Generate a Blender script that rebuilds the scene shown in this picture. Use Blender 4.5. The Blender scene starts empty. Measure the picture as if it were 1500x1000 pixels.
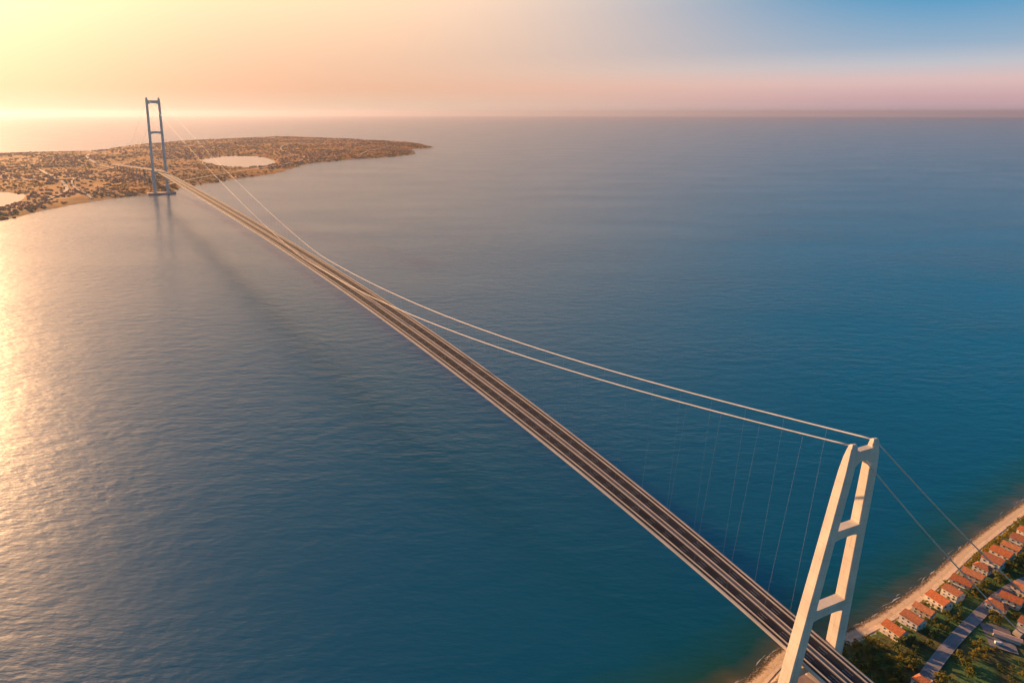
import bpy, math, random
import numpy as np
from mathutils import Vector, noise
random.seed(7); rng = np.random.default_rng(7)
scene = bpy.context.scene
R = math.radians

# ------------------------------------------------------------------ camera
CAM_H = 380.0
cam_d = bpy.data.cameras.new('camera')
cam_d.sensor_width = 36.0
cam_d.lens = 1020.0 / 1500.0 * 36.0
cam_d.shift_x = (750.0 - 560.0) / 1500.0
cam_d.clip_start = 1.0
cam_d.clip_end = 400000.0
cam = bpy.data.objects.new('camera', cam_d)
scene.collection.objects.link(cam)
cam.location = (0, 0, CAM_H)
cam.rotation_euler = (R(90) - 0.3173, 0, 0)
scene.camera = cam

# ------------------------------------------------------------------ light
SUN_EL, SUN_AZ = 12.0, 36.0            # elevation; degrees to the left (west) of +Y
SUN_STRENGTH = 5.0
SKY_STRENGTH = 0.11
HAZE = 1.8e-5
world = bpy.data.worlds.new('World')
scene.world = world
world.use_nodes = True
nt = world.node_tree; nt.nodes.clear()
def N(tree, typ, **kw):
    n = tree.nodes.new(typ)
    for k, v in kw.items(): setattr(n, k, v)
    return n
def ramp(tree, stops, interp='LINEAR'):
    r = N(tree, 'ShaderNodeValToRGB'); r.color_ramp.interpolation = interp
    els = r.color_ramp.elements
    while len(els) < len(stops): els.new(0.5)
    for e, (p, c) in zip(els, stops):
        e.position = p; e.color = (*c, 1)
    return r
def math_n(tree, op, a=None, b=None, clamp=False):
    m = N(tree, 'ShaderNodeMath', operation=op); m.use_clamp = clamp
    for i, v in enumerate((a, b)):
        if v is None: continue
        if isinstance(v, (int, float)): m.inputs[i].default_value = v
        else: tree.links.new(v, m.inputs[i])
    return m.outputs[0]
L = nt.links.new
sky = N(nt, 'ShaderNodeTexSky', sky_type='NISHITA')
sky.sun_disc = False
sky.sun_elevation = R(SUN_EL)
sky.sun_rotation = R(-SUN_AZ)
sky.altitude = 0; sky.air_density = 1.0; sky.dust_density = 1.2; sky.ozone_density = 2.5
# evening air: a peach and cream belt above the horizon, warmer towards the sun, that clears to the blue Nishita sky overhead
tc = N(nt, 'ShaderNodeTexCoord')
sep = N(nt, 'ShaderNodeSeparateXYZ'); L(tc.outputs['Generated'], sep.inputs[0])
elev = math_n(nt, 'MAXIMUM', sep.outputs['Z'], 0.004)
comb = N(nt, 'ShaderNodeCombineXYZ')
L(sep.outputs['X'], comb.inputs[0]); L(sep.outputs['Y'], comb.inputs[1]); L(elev, comb.inputs[2])
L(comb.outputs[0], sky.inputs[0])
SUNSIDE = [(0.0, (0.74, 0.55, 0.40)), (0.03, (0.80, 0.47, 0.31)), (0.07, (0.88, 0.56, 0.37)), (0.13, (1.10, 0.72, 0.46)), (0.20, (1.45, 0.92, 0.54)), (0.32, (0.66, 0.53, 0.42)), (0.55, (0.22, 0.32, 0.38))]
FARSIDE = [(0.0, (0.52, 0.38, 0.42)), (0.015, (0.60, 0.38, 0.40)), (0.033, (0.70, 0.49, 0.47)), (0.05, (0.52, 0.52, 0.56)), (0.07, (0.30, 0.42, 0.55)), (0.12, (0.07, 0.31, 0.54)), (0.20, (0.0, 0.37, 0.66)), (0.5, (0.0, 0.17, 0.34))]
r1 = ramp(nt, SUNSIDE); r2 = ramp(nt, FARSIDE); L(elev, r1.inputs[0]); L(elev, r2.inputs[0])
sunh = Vector((-math.sin(R(SUN_AZ)), math.cos(R(SUN_AZ)), 0.0))
dp = N(nt, 'ShaderNodeVectorMath', operation='DOT_PRODUCT'); L(tc.outputs['Generated'], dp.inputs[0]); dp.inputs[1].default_value = sunh
az = N(nt, 'ShaderNodeMapRange', interpolation_type='SMOOTHSTEP'); L(dp.outputs['Value'], az.inputs[0])
az.inputs[1].default_value = 0.28; az.inputs[2].default_value = 0.90
belt = N(nt, 'ShaderNodeMix', data_type='RGBA'); L(az.outputs[0], belt.inputs[0]); L(r2.outputs[0], belt.inputs[6]); L(r1.outputs[0], belt.inputs[7])
nis = N(nt, 'ShaderNodeMix', data_type='RGBA', blend_type='MULTIPLY'); nis.inputs[0].default_value = 1.0
L(sky.outputs[0], nis.inputs[6]); nis.inputs[7].default_value = (0.42*SKY_STRENGTH, 0.80*SKY_STRENGTH, 1.1*SKY_STRENGTH, 1)
up = N(nt, 'ShaderNodeMapRange', interpolation_type='SMOOTHSTEP'); L(elev, up.inputs[0]); up.inputs[1].default_value = 0.2; up.inputs[2].default_value = 0.7
mixc = N(nt, 'ShaderNodeMix', data_type='RGBA'); L(up.outputs[0], mixc.inputs[0])
L(belt.outputs[2], mixc.inputs[6]); L(nis.outputs[2], mixc.inputs[7])
# aureole of the low sun
sun_v = Vector((-math.sin(R(SUN_AZ)) * math.cos(R(SUN_EL)), math.cos(R(SUN_AZ)) * math.cos(R(SUN_EL)), math.sin(R(SUN_EL))))
ds = N(nt, 'ShaderNodeVectorMath', operation='DOT_PRODUCT'); L(tc.outputs['Generated'], ds.inputs[0]); ds.inputs[1].default_value = sun_v
gl = math_n(nt, 'MULTIPLY', math_n(nt, 'EXPONENT', math_n(nt, 'MULTIPLY', math_n(nt, 'SUBTRACT', ds.outputs['Value'], 1.0), 22.0)), 1.25)
glc = N(nt, 'ShaderNodeMix', data_type='RGBA', blend_type='ADD'); glc.inputs[0].default_value = 1.0
gsc = N(nt, 'ShaderNodeMix', data_type='RGBA', blend_type='MULTIPLY'); gsc.inputs[0].default_value = 1.0
gsc.inputs[6].default_value = (1.0, 0.46, 0.19, 1); L(gl, gsc.inputs[7])
L(mixc.outputs[2], glc.inputs[6]); L(gsc.outputs[2], glc.inputs[7])
bg = N(nt, 'ShaderNodeBackground'); bg.inputs[1].default_value = 0.52
L(glc.outputs[2], bg.inputs[0])
wo = N(nt, 'ShaderNodeOutputWorld'); L(bg.outputs[0], wo.inputs[0])

sun_d = bpy.data.lights.new('sun', 'SUN')
sun_d.energy = SUN_STRENGTH; sun_d.angle = R(0.5); sun_d.color = (1.0, 0.54, 0.24)
sun = bpy.data.objects.new('sun', sun_d); scene.collection.objects.link(sun)
sd = Vector((-math.sin(R(SUN_AZ)) * math.cos(R(SUN_EL)), math.cos(R(SUN_AZ)) * math.cos(R(SUN_EL)), math.sin(R(SUN_EL))))
sun.rotation_euler = sd.to_track_quat('Z', 'Y').to_euler()
sun.location = (0, 0, 900)

scene.render.engine = 'CYCLES'
scene.view_settings.view_transform = 'Standard'
scene.view_settings.look = 'None'
scene.view_settings.exposure = 1.05
scene.view_settings.gamma = 1.0
scene.view_settings.use_curve_mapping = False
scene.cycles.max_bounces = 6
scene.cycles.volume_bounces = 0
scene.cycles.caustics_reflective = False
scene.cycles.caustics_refractive = False
scene.cycles.use_denoising = True

# ------------------------------------------------------------------ helpers
def link(o, parent=None):
    scene.collection.objects.link(o)
    if parent is not None: o.parent = parent
    return o
def tag(o, label=None, cat=None, group=None, kind=None):
    if label: o['label'] = label
    if cat: o['category'] = cat
    if group: o['group'] = group
    if kind: o['kind'] = kind
    return o
def empty(name, loc=(0, 0, 0), rz=0.0):
    o = bpy.data.objects.new(name, None); o.location = loc; o.rotation_euler = (0, 0, rz)
    o.empty_display_size = 5
    return link(o)
class MB:
    def __init__(s): s.v = []; s.f = []; s.m = []
    def add(s, vs, fs, mi=0):
        b = len(s.v); s.v += [tuple(map(float, p)) for p in vs]
        s.f += [tuple(b + i for i in f) for f in fs]; s.m += [mi] * len(fs)
    def box(s, x0, x1, y0, y1, z0, z1, mi=0):
        s.add([(x0,y0,z0),(x1,y0,z0),(x1,y1,z0),(x0,y1,z0),(x0,y0,z1),(x1,y0,z1),(x1,y1,z1),(x0,y1,z1)],
              [(3,2,1,0),(4,5,6,7),(0,1,5,4),(1,2,6,5),(2,3,7,6),(3,0,4,7)], mi)
    def loft(s, rings, cap=True, closed=True, mi=0):
        b = len(s.v); k = len(rings[0])
        for r in rings: s.v += [tuple(map(float, p)) for p in r]
        for i in range(len(rings) - 1):
            for j in range(k if closed else k - 1):
                a = b + i*k + j; c = b + i*k + (j+1) % k
                s.f.append((a, c, c + k, a + k)); s.m.append(mi)
        if cap and closed:
            s.f.append(tuple(b + j for j in range(k))[::-1]); s.m.append(mi)
            s.f.append(tuple(b + (len(rings)-1)*k + j for j in range(k))); s.m.append(mi)
    def tube(s, pts, r, seg=8, mi=0):
        rings = []; P = [Vector(p) for p in pts]
        for i, p in enumerate(P):
            t = (P[min(i+1, len(P)-1)] - P[max(i-1, 0)]).normalized()
            a = t.cross(Vector((0, 0, 1)))
            if a.length < 1e-3: a = Vector((1, 0, 0))
            a.normalize(); b = a.cross(t).normalized()
            rr = r[i] if isinstance(r, (list, tuple)) else r
            rings.append([p + (a*math.cos(2*math.pi*k/seg) + b*math.sin(2*math.pi*k/seg))*rr for k in range(seg)])
        s.loft(rings, mi=mi)
    def mesh(s, name, mats, smooth=False):
        me = bpy.data.meshes.new(name); me.from_pydata(s.v, [], s.f)
        for m in (mats if isinstance(mats, (list, tuple)) else [mats]): me.materials.append(m)
        me.polygons.foreach_set('material_index', s.m)
        if smooth: me.polygons.foreach_set('use_smooth', [True]*len(s.f))
        me.update()
        return me
    def build(s, name, mats, parent=None, smooth=False):
        return link(bpy.data.objects.new(name, s.mesh(name, mats, smooth)), parent)

def mat(name, col, rough=0.7, var=0.25, scale=0.5, col2=None, bump=0.0, bscale=None, metal=0.0, detail=6.0, coords='Object', spec=0.5):
    m = bpy.data.materials.new(name); m.use_nodes = True
    t = m.node_tree; p = t.nodes['Principled BSDF']
    p.inputs['Roughness'].default_value = rough; p.inputs['Metallic'].default_value = metal
    p.inputs['Specular IOR Level'].default_value = spec
    c = N(t, 'ShaderNodeTexCoord'); nz = N(t, 'ShaderNodeTexNoise')
    nz.inputs['Scale'].default_value = scale; nz.inputs['Detail'].default_value = detail
    t.links.new(c.outputs[coords], nz.inputs['Vector'])
    lo = tuple(x*(1-var) for x in col); hi = col2 or tuple(min(1, x*(1+var)) for x in col)
    r = ramp(t, [(0.32, lo), (0.68, hi)])
    t.links.new(nz.outputs['Fac'], r.inputs[0]); t.links.new(r.outputs[0], p.inputs['Base Color'])
    if bump:
        b = N(t, 'ShaderNodeBump'); b.inputs['Strength'].default_value = 1.0; b.inputs['Distance'].default_value = bump
        n2 = N(t, 'ShaderNodeTexNoise'); n2.inputs['Scale'].default_value = bscale or scale*4; n2.inputs['Detail'].default_value = 5
        t.links.new(c.outputs[coords], n2.inputs['Vector']); t.links.new(n2.outputs['Fac'], b.inputs['Height'])
        t.links.new(b.outputs[0], p.inputs['Normal'])
    return m

# bridge frame: s runs along the bridge from the near tower, o to its right
D0 = np.array([289.7, 378.8]); U = np.array([-0.40526, 0.91420]); NR = np.array([U[1], -U[0]])
SPAN = 3390.0
def W(s, o, z): return (D0[0] + U[0]*s + NR[0]*o, D0[1] + U[1]*s + NR[1]*o, z)
def deck_z(s):
    z = 112 - 76*math.exp(-max(s, -400)/480.0) if s > 0 else 36 + 0.158*s
    if s > SPAN: z -= 68*min(1, (s - SPAN)/1620.0)
    return max(z, 12)
def deck_o(s):
    if s < SPAN: return 0.0
    return -115*((s - SPAN)/1620.0)**1.1
def deck_hw(s):
    if s < 40: return 15.6
    if s < 700: 
        t = (s-40)/660.0; return 15.6 + 5.9*t*(2-t)
    if s < 2600: return 21.5
    return 21.5 - 2.5*min(1, (s-2600)/700.0)

# ------------------------------------------------------------------ shoreline of the near coast
SHORE = np.array([(-900, -500), (-300, 60), (60, 300), (180, 352), (258.7, 389.5), (298.7, 418.8), (355.5, 436.5), (442.5, 484.3), (541.7, 551.4),
                  (653.9, 622.0), (900, 775), (1300, 985), (2200, 1350), (4200, 1900)])
def catmull(P, n=14):
    out = []
    for i in range(len(P)-1):
        p0 = P[max(i-1, 0)]; p1 = P[i]; p2 = P[i+1]; p3 = P[min(i+2, len(P)-1)]
        for k in range(n):
            t = k/n
            out.append(0.5*((2*p1) + (-p0+p2)*t + (2*p0-5*p1+4*p2-p3)*t*t + (-p0+3*p1-3*p2+p3)*t**3))
    out.append(P[-1]); return np.array(out)
SH = catmull(SHORE)
def poly_dist(px, py, poly):
    """signed-less distance of points to an open polyline, plus side sign"""
    best = np.full(px.shape, 1e18); side = np.ones(px.shape)
    for a, b in zip(poly[:-1], poly[1:]):
        d = b - a; l2 = d@d
        t = np.clip(((px-a[0])*d[0] + (py-a[1])*d[1])/l2, 0, 1)
        dx = px - (a[0]+t*d[0]); dy = py - (a[1]+t*d[1]); dd = dx*dx+dy*dy
        s = np.where(d[0]*dy - d[1]*dx > 0, 1.0, -1.0)
        m = dd < best
        best = np.where(m, dd, best); side = np.where(m, s, side)
    return np.sqrt(best), side
def inland(x, y):
    d, s = poly_dist(np.atleast_1d(np.float64(x)), np.atleast_1d(np.float64(y)), SH)
    return -(d*s)          # positive on land
def ground_h(w):
    return np.interp(w, [-60, -12, -3.5, 5, 13, 22, 60, 140, 400, 2000], [-9, -1.3, 0.0, 1.4, 2.6, 3.2, 4.2, 6, 10, 30])
LX, LY = np.arange(240, 720, 2.0), np.arange(300, 640, 2.0)
_lx, _ly = np.meshgrid(LX, LY)
W_GRID = inland(_lx.ravel(), _ly.ravel()).reshape(_lx.shape)
def lookup(G, x, y):
    i, j = (x-240)/2.0, (y-300)/2.0; i0, j0 = int(i), int(j); a, c = i-i0, j-j0
    return float(G[j0, i0]*(1-a)*(1-c) + G[j0, i0+1]*a*(1-c) + G[j0+1, i0]*(1-a)*c + G[j0+1, i0+1]*a*c)
def shore_w(x, y):
    if 240 <= x < 716 and 300 <= y < 636: return lookup(W_GRID, x, y)
    return float(inland(x, y)[0])
def gz(x, y): return float(ground_h(shore_w(x, y)))

# ------------------------------------------------------------------ water
def ramp_out(t, sock, lo, hi):
    m = N(t, 'ShaderNodeMapRange'); t.links.new(sock, m.inputs[0]); m.inputs[1].default_value = 0.35; m.inputs[2].default_value = 0.65
    m.inputs[3].default_value = lo; m.inputs[4].default_value = hi; return m.outputs[0]
def make_water():
    m = bpy.data.materials.new('sea_water'); m.use_nodes = True
    t = m.node_tree; p = t.nodes['Principled BSDF']; l = t.links.new
    p.inputs['IOR'].default_value = 1.333
    p.inputs['Roughness'].default_value = 0.11
    p2 = N(t, 'ShaderNodeBsdfPrincipled'); p2.inputs['IOR'].default_value = 1.333; p2.inputs['Roughness'].default_value = 0.39
    for q in (p, p2):
        q.subsurface_method = 'RANDOM_WALK'
        q.inputs['Subsurface Weight'].default_value = 1.0
        q.inputs['Subsurface Radius'].default_value = (0.6, 1.0, 1.0)
        q.inputs['Subsurface Scale'].default_value = 800.0
    g = N(t, 'ShaderNodeNewGeometry')
    # shore distance by a curve y(x): shallow water over sand near the coast
    sp = N(t, 'ShaderNodeSeparateXYZ'); l(g.outputs['Position'], sp.inputs[0])
    fc = N(t, 'ShaderNodeFloatCurve'); cu = fc.mapping.curves[0]
    pts = [(x/1300.0, y/1000.0) for x, y in ((0, 262), (60, 300), (180, 352), (258.7, 389.5), (298.7, 418.8), (355.5, 436.5), (442.5, 484.3), (541.7, 551.4), (653.9, 622), (900, 775), (1300, 985))]
    while len(cu.points) < len(pts): cu.points.new(0.5, 0.5)
    for q, (a, b) in zip(cu.points, pts): q.location = (a, b)
    fc.mapping.update()
    xs = math_n(t, 'DIVIDE', sp.outputs['X'], 1300.0); l(xs, fc.inputs['Value'])
    off = math_n(t, 'MULTIPLY', math_n(t, 'SUBTRACT', sp.outputs['Y'], math_n(t, 'MULTIPLY', fc.outputs[0], 1000.0)), 0.86)
    nz = N(t, 'ShaderNodeTexNoise'); nz.inputs['Scale'].default_value = 0.03; nz.inputs['Detail'].default_value = 4
    l(g.outputs['Position'], nz.inputs['Vector'])
    off2 = math_n(t, 'ADD', off, math_n(t, 'MULTIPLY', math_n(t, 'SUBTRACT', nz.outputs['Fac'], 0.5), 26.0))
    shal = ramp(t, [(0.0, (0.24, 0.20, 0.11)), (0.09, (0.10, 0.13, 0.075)), (0.30, (0.010, 0.105, 0.10)), (0.75, (0.0, 0.112, 0.200)), (1.0, (0.0, 0.110, 0.212))])
    l(math_n(t, 'DIVIDE', off2, 70.0, True), shal.inputs[0])
    l(shal.outputs[0], p.inputs['Base Color']); l(shal.outputs[0], p2.inputs['Base Color'])
    # waves
    mp = N(t, 'ShaderNodeMapping'); mp.inputs['Rotation'].default_value = (0, 0, R(24)); mp.inputs['Scale'].default_value = (0.42, 1.0, 1.0)
    l(g.outputs['Position'], mp.inputs['Vector'])
    mp2 = N(t, 'ShaderNodeMapping'); mp2.inputs['Rotation'].default_value = (0, 0, R(-14)); mp2.inputs['Scale'].default_value = (0.5, 1.0, 1.0)
    l(g.outputs['Position'], mp2.inputs['Vector'])
    def nzn(v, sc, det, rough=0.5):
        n = N(t, 'ShaderNodeTexNoise'); n.inputs['Scale'].default_value = sc; n.inputs['Detail'].default_value = det
        n.inputs['Roughness'].default_value = rough
        l(v.outputs[0], n.inputs['Vector']); return n.outputs['Fac']
    h1 = math_n(t, 'MULTIPLY', nzn(mp, 0.21, 3.0, 0.55), 1.7)
    h2 = math_n(t, 'MULTIPLY', nzn(mp2, 0.055, 2.0), 3.4)
    hh = math_n(t, 'MULTIPLY', math_n(t, 'ADD', h1, h2), ramp_out(t, nzn(mp, 0.0035, 3.0), 0.55, 1.15))     # calmer and choppier patches
    b = N(t, 'ShaderNodeBump'); b.inputs['Strength'].default_value = 1.0; b.inputs['Distance'].default_value = WAVE
    l(hh, b.inputs['Height']); l(b.outputs[0], p.inputs['Normal']); l(b.outputs[0], p2.inputs['Normal'])
    ms = N(t, 'ShaderNodeMixShader')
    l(ramp_out(t, nzn(mp2, 0.004, 3.0), 0.41, 0.53), ms.inputs[0])      # wind lanes: rougher and smoother water
    l(p.outputs[0], ms.inputs[1]); l(p2.outputs[0], ms.inputs[2])
    l(ms.outputs[0], t.nodes['Material Output'].inputs['Surface'])
    return m
WAVE = 0.42
M = {}
M['sea'] = make_water()
me = MB(); k = 96; RS = 80000.0
me.add([(0, 0, 0)] + [(RS*math.cos(2*math.pi*i/k), RS*math.sin(2*math.pi*i/k), 0) for i in range(k)],
       [(0, 1+i, 1+(i+1) % k) for i in range(k)])
tag(me.build('sea', M['sea']), kind='structure')

# ------------------------------------------------------------------ materials
M['tower'] = mat('tower_paint', (0.74, 0.65, 0.53), 0.6, 0.12, 0.06, bump=0.02, bscale=0.8)
def tower_detail(m):
    t = m.node_tree; p = t.nodes['Principled BSDF']; l = t.links.new; src = p.inputs['Base Color'].links[0].from_socket
    c = N(t, 'ShaderNodeTexCoord'); sp = N(t, 'ShaderNodeSeparateXYZ'); l(c.outputs['Object'], sp.inputs[0])
    fr = math_n(t, 'FRACT', math_n(t, 'DIVIDE', sp.outputs['Z'], 10.5))
    seam = math_n(t, 'LESS_THAN', fr, 0.035)
    mp = N(t, 'ShaderNodeMapping'); mp.inputs['Scale'].default_value = (0.9, 0.9, 0.03); l(c.outputs['Object'], mp.inputs['Vector'])
    nz = N(t, 'ShaderNodeTexNoise'); nz.inputs['Scale'].default_value = 1.0; nz.inputs['Detail'].default_value = 5; l(mp.outputs[0], nz.inputs['Vector'])
    st = N(t, 'ShaderNodeMapRange'); l(nz.outputs['Fac'], st.inputs[0]); st.inputs[1].default_value = 0.5; st.inputs[2].default_value = 0.8; st.inputs[3].default_value = 0.0; st.inputs[4].default_value = 0.35
    f = math_n(t, 'ADD', math_n(t, 'MULTIPLY', seam, 0.3), st.outputs[0], True)
    mx = N(t, 'ShaderNodeMix', data_type='RGBA'); l(f, mx.inputs[0]); l(src, mx.inputs[6]); mx.inputs[7].default_value = (0.30, 0.25, 0.21, 1)
    l(mx.outputs[2], p.inputs['Base Color'])
tower_detail(M['tower'])
M['cable'] = mat('cable_paint', (0.66, 0.62, 0.56), 0.5, 0.1, 0.2)
M['hanger'] = mat('hanger_steel', (0.5, 0.5, 0.5), 0.5, 0.1, 0.2)
M['asphalt'] = mat('asphalt', (0.048, 0.043, 0.043), 0.85, 0.4, 0.03, spec=0.3)
M['edge'] = mat('edge_steel', (0.60, 0.53, 0.44), 0.55, 0.12, 0.05)
M['walk'] = mat('service_lane', (0.17, 0.14, 0.135), 0.8, 0.2, 0.08)
M['median'] = mat('median_grating', (0.22, 0.18, 0.17), 0.8, 0.25, 0.1)
M['paint'] = mat('road_paint', (0.45, 0.43, 0.40), 0.6, 0.15, 0.3)
M['under'] = mat('girder_steel', (0.42, 0.38, 0.34), 0.6, 0.15, 0.05)
M['concrete'] = mat('concrete', (0.36, 0.31, 0.27), 0.85, 0.25, 0.08, bump=0.05, bscale=0.6)
M['ground'] = mat('ground_scrub', (0.08, 0.085, 0.03), 0.95, 0.5, 0.06, col2=(0.20, 0.165, 0.06), bump=0.35, bscale=0.5, spec=0.2)
M['sand_old'] = mat('beach_sand', (0.42, 0.31, 0.21), 0.95, 0.25, 0.16, col2=(0.60, 0.46, 0.33), bump=0.12, bscale=0.5, spec=0.2)
def ground_material():
    m = M['ground']; t = m.node_tree; p = t.nodes['Principled BSDF']; l = t.links.new
    src = p.inputs['Base Color'].links[0].from_socket
    at = N(t, 'ShaderNodeAttribute', attribute_name='inland')
    tcn = N(t, 'ShaderNodeTexCoord')
    n1 = N(t, 'ShaderNodeTexNoise'); n1.inputs['Scale'].default_value = 0.25; n1.inputs['Detail'].default_value = 6; l(tcn.outputs['Object'], n1.inputs['Vector'])
    n2 = N(t, 'ShaderNodeTexNoise'); n2.inputs['Scale'].default_value = 0.9; n2.inputs['Detail'].default_value = 6; l(tcn.outputs['Object'], n2.inputs['Vector'])
    v = math_n(t, 'ADD', at.outputs['Fac'], math_n(t, 'MULTIPLY', math_n(t, 'SUBTRACT', n1.outputs['Fac'], 0.5), 5.0))
    k = N(t, 'ShaderNodeMapRange'); l(v, k.inputs[0]); k.inputs[1].default_value = 8.2; k.inputs[2].default_value = 10.2
    wet = ramp(t, [(0.0, (0.10, 0.072, 0.04)), (0.12, (0.20, 0.145, 0.09)), (0.3, (0.55, 0.42, 0.30)), (0.55, (0.47, 0.36, 0.25)), (0.75, (0.70, 0.55, 0.40))])
    vv = math_n(t, 'ADD', math_n(t, 'DIVIDE', math_n(t, 'ADD', v, 3.5), 13.0), math_n(t, 'MULTIPLY', math_n(t, 'SUBTRACT', n2.outputs['Fac'], 0.5), 0.5), True)
    l(vv, wet.inputs[0])
    # patches of grass and of dry yellow scrub
    n3 = N(t, 'ShaderNodeTexNoise'); n3.inputs['Scale'].default_value = 0.035; n3.inputs['Detail'].default_value = 4; l(tcn.outputs['Object'], n3.inputs['Vector'])
    gr = ramp(t, [(0.42, (0.0, 0.0, 0.0)), (0.56, (1.0, 1.0, 1.0))]); l(n3.outputs['Fac'], gr.inputs[0])
    mg = N(t, 'ShaderNodeMix', data_type='RGBA'); l(gr.outputs[0], mg.inputs[0]); l(src, mg.inputs[6])
    gcol = ramp(t, [(0.3, (0.05, 0.12, 0.04)), (0.7, (0.12, 0.19, 0.055))]); l(n2.outputs['Fac'], gcol.inputs[0]); l(gcol.outputs[0], mg.inputs[7])
    mx = N(t, 'ShaderNodeMix', data_type='RGBA'); l(k.outputs[0], mx.inputs[0]); l(wet.outputs[0], mx.inputs[6]); l(mg.outputs[2], mx.inputs[7])
    l(mx.outputs[2], p.inputs['Base Color'])
ground_material()
M['path'] = mat('footpath_paving', (0.55, 0.45, 0.35), 0.9, 0.12, 0.2, spec=0.2)
M['road'] = mat('road_asphalt', (0.27, 0.24, 0.245), 0.85, 0.2, 0.12, spec=0.3)
M['lot'] = mat('yard_paving', (0.19, 0.18, 0.19), 0.85, 0.3, 0.12, spec=0.3)
M['plaza'] = mat('plaza_paving', (0.30, 0.22, 0.20), 0.9, 0.2, 0.3)

# ------------------------------------------------------------------ the near coast
xs = np.concatenate([np.arange(-400, 120, 40), np.arange(120, 720, 4.0), np.arange(720, 1500, 30), np.arange(1500, 4200, 150)])
ys = np.concatenate([np.arange(-700, 300, 50), np.arange(300, 660, 4.0), np.arange(660, 1900, 40)])
X, Y = np.meshgrid(xs, ys); w = inland(X.ravel(), Y.ravel()).reshape(X.shape)
Z = ground_h(w)
Z += np.where(w > 20, 0.5*np.sin(X*0.11+1.3)*np.sin(Y*0.09) + 0.3*np.sin(X*0.31)*np.cos(Y*0.27), 0)
Z += np.where((w > -3) & (w < 20), 0.10*np.sin(X*0.5 + Y*0.33)*np.sin(Y*0.61 - X*0.2), 0)
nx, ny = len(xs), len(ys)
keep = w > -55
g = MB(); gw = []; idx = -np.ones(X.shape, int)
for j in range(ny):
    for i in range(nx):
        if keep[j, i]: idx[j, i] = len(g.v); g.v.append((X[j, i], Y[j, i], Z[j, i])); gw.append(w[j, i])
for j in range(ny-1):
    for i in range(nx-1):
        q = (idx[j, i], idx[j, i+1], idx[j+1, i+1], idx[j+1, i])
        if min(q) < 0: continue
        g.f.append(q); g.m.append(0)
go_ = tag(g.build('ground', M['ground'], smooth=True), kind='structure')
go_.data.attributes.new('inland', 'FLOAT', 'POINT').data.foreach_set('value', np.array(gw, np.float32))

def ribbon(name, line, o0, o1, dz, m, n=1, parent=None):
    """strip along a polyline between two offsets (positive to the right), laid on the ground"""
    P = np.array(line); b = MB(); rows = []
    for i, p in enumerate(P):
        t = P[min(i+1, len(P)-1)] - P[max(i-1, 0)]; t /= np.hypot(*t); r = np.array([t[1], -t[0]])
        row = []
        for k in range(n+1):
            q = p + r*(o0 + (o1-o0)*k/n); row.append((q[0], q[1], gz(*q) + dz))
        rows.append(row)
    b.loft(rows, closed=False); b.f = [f[::-1] for f in b.f]
    return b.build(name, m, parent)
SHd = catmull(SHORE[4:11], 40)
tag(ribbon('footpath', SHd, 5.6, 7.8, 0.4, M['path'], 2), kind='structure')
ROADL = catmull(np.array([(300, 322), (340, 355), (372, 383), (403, 407.5), (431.7, 428.3), (465.3, 451), (503, 475.5), (541.5, 495), (620, 528), (720, 575), (900, 680)]), 12)
tag(ribbon('road', ROADL, -4.1, 4.1, 0.75, M['road'], 3), kind='structure')
for o in (-3.8, 3.6): tag(ribbon('road_edge_line', ROADL, o, o+0.22, 0.80, M['paint'], 1), kind='structure')
b = MB()
seg = 0
for i in range(0, len(ROADL)-1):
    a, c = ROADL[i], ROADL[i+1]; d = c - a; ln = np.hypot(*d); d /= ln; r = np.array([d[1], -d[0]])
    q0, q1 = a, a + d*ln*0.5
    b.add([(*(q0 - r*.11), gz(*q0)+.81), (*(q0 + r*.11), gz(*q0)+.81), (*(q1 + r*.11), gz(*q1)+.81), (*(q1 - r*.11), gz(*q1)+.81)], [(0, 1, 2, 3)])
tag(b.build('road_centre_line', M['paint']), kind='structure')

# ------------------------------------------------------------------ the bridge
bridge = empty('suspension_bridge', W(0, 0, 0), 0)
tag(bridge, 'long suspension bridge crossing the strait on two tall twin-legged towers', 'bridge')
def bpart(mb, name, m, parent=None, smooth=False):
    """mesh given in world coordinates, stored relative to the bridge"""
    o = mb.build(name, m, bridge if parent is None else parent, smooth)
    off = Vector(bridge.location)
    me = o.data; n = len(me.vertices); co = np.empty(n*3); me.vertices.foreach_get('co', co)
    co = co.reshape(-1, 3) - np.array(off); me.vertices.foreach_set('co', co.ravel()); me.update()
    return o
SS = sorted(set(list(np.arange(-420, 0, 20)) + list(np.arange(0, 900, 15)) + list(np.arange(900, SPAN, 40)) + list(np.arange(SPAN, 5010, 40))))
def strip(name, f0, f1, z0, z1, m, parent=None, top_only=False):
    """longitudinal member; f0/f1 give its offsets as a function of s, z0/z1 heights above the deck"""
    b = MB(); rings = []
    for s in SS:
        zc = deck_z(s); oc = deck_o(s); a, c = f0(s)+oc, f1(s)+oc
        if top_only: rings.append([W(s, a, zc+z1), W(s, c, zc+z1)])
        else: rings.append([W(s, a, zc+z0), W(s, c, zc+z0), W(s, c, zc+z1), W(s, a, zc+z1)])
    b.loft(rings, cap=not top_only, closed=not top_only)
    if not top_only: b.f = [f[::-1] for f in b.f]
    return bpart(b, name, m, parent)
hw = deck_hw
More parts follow.
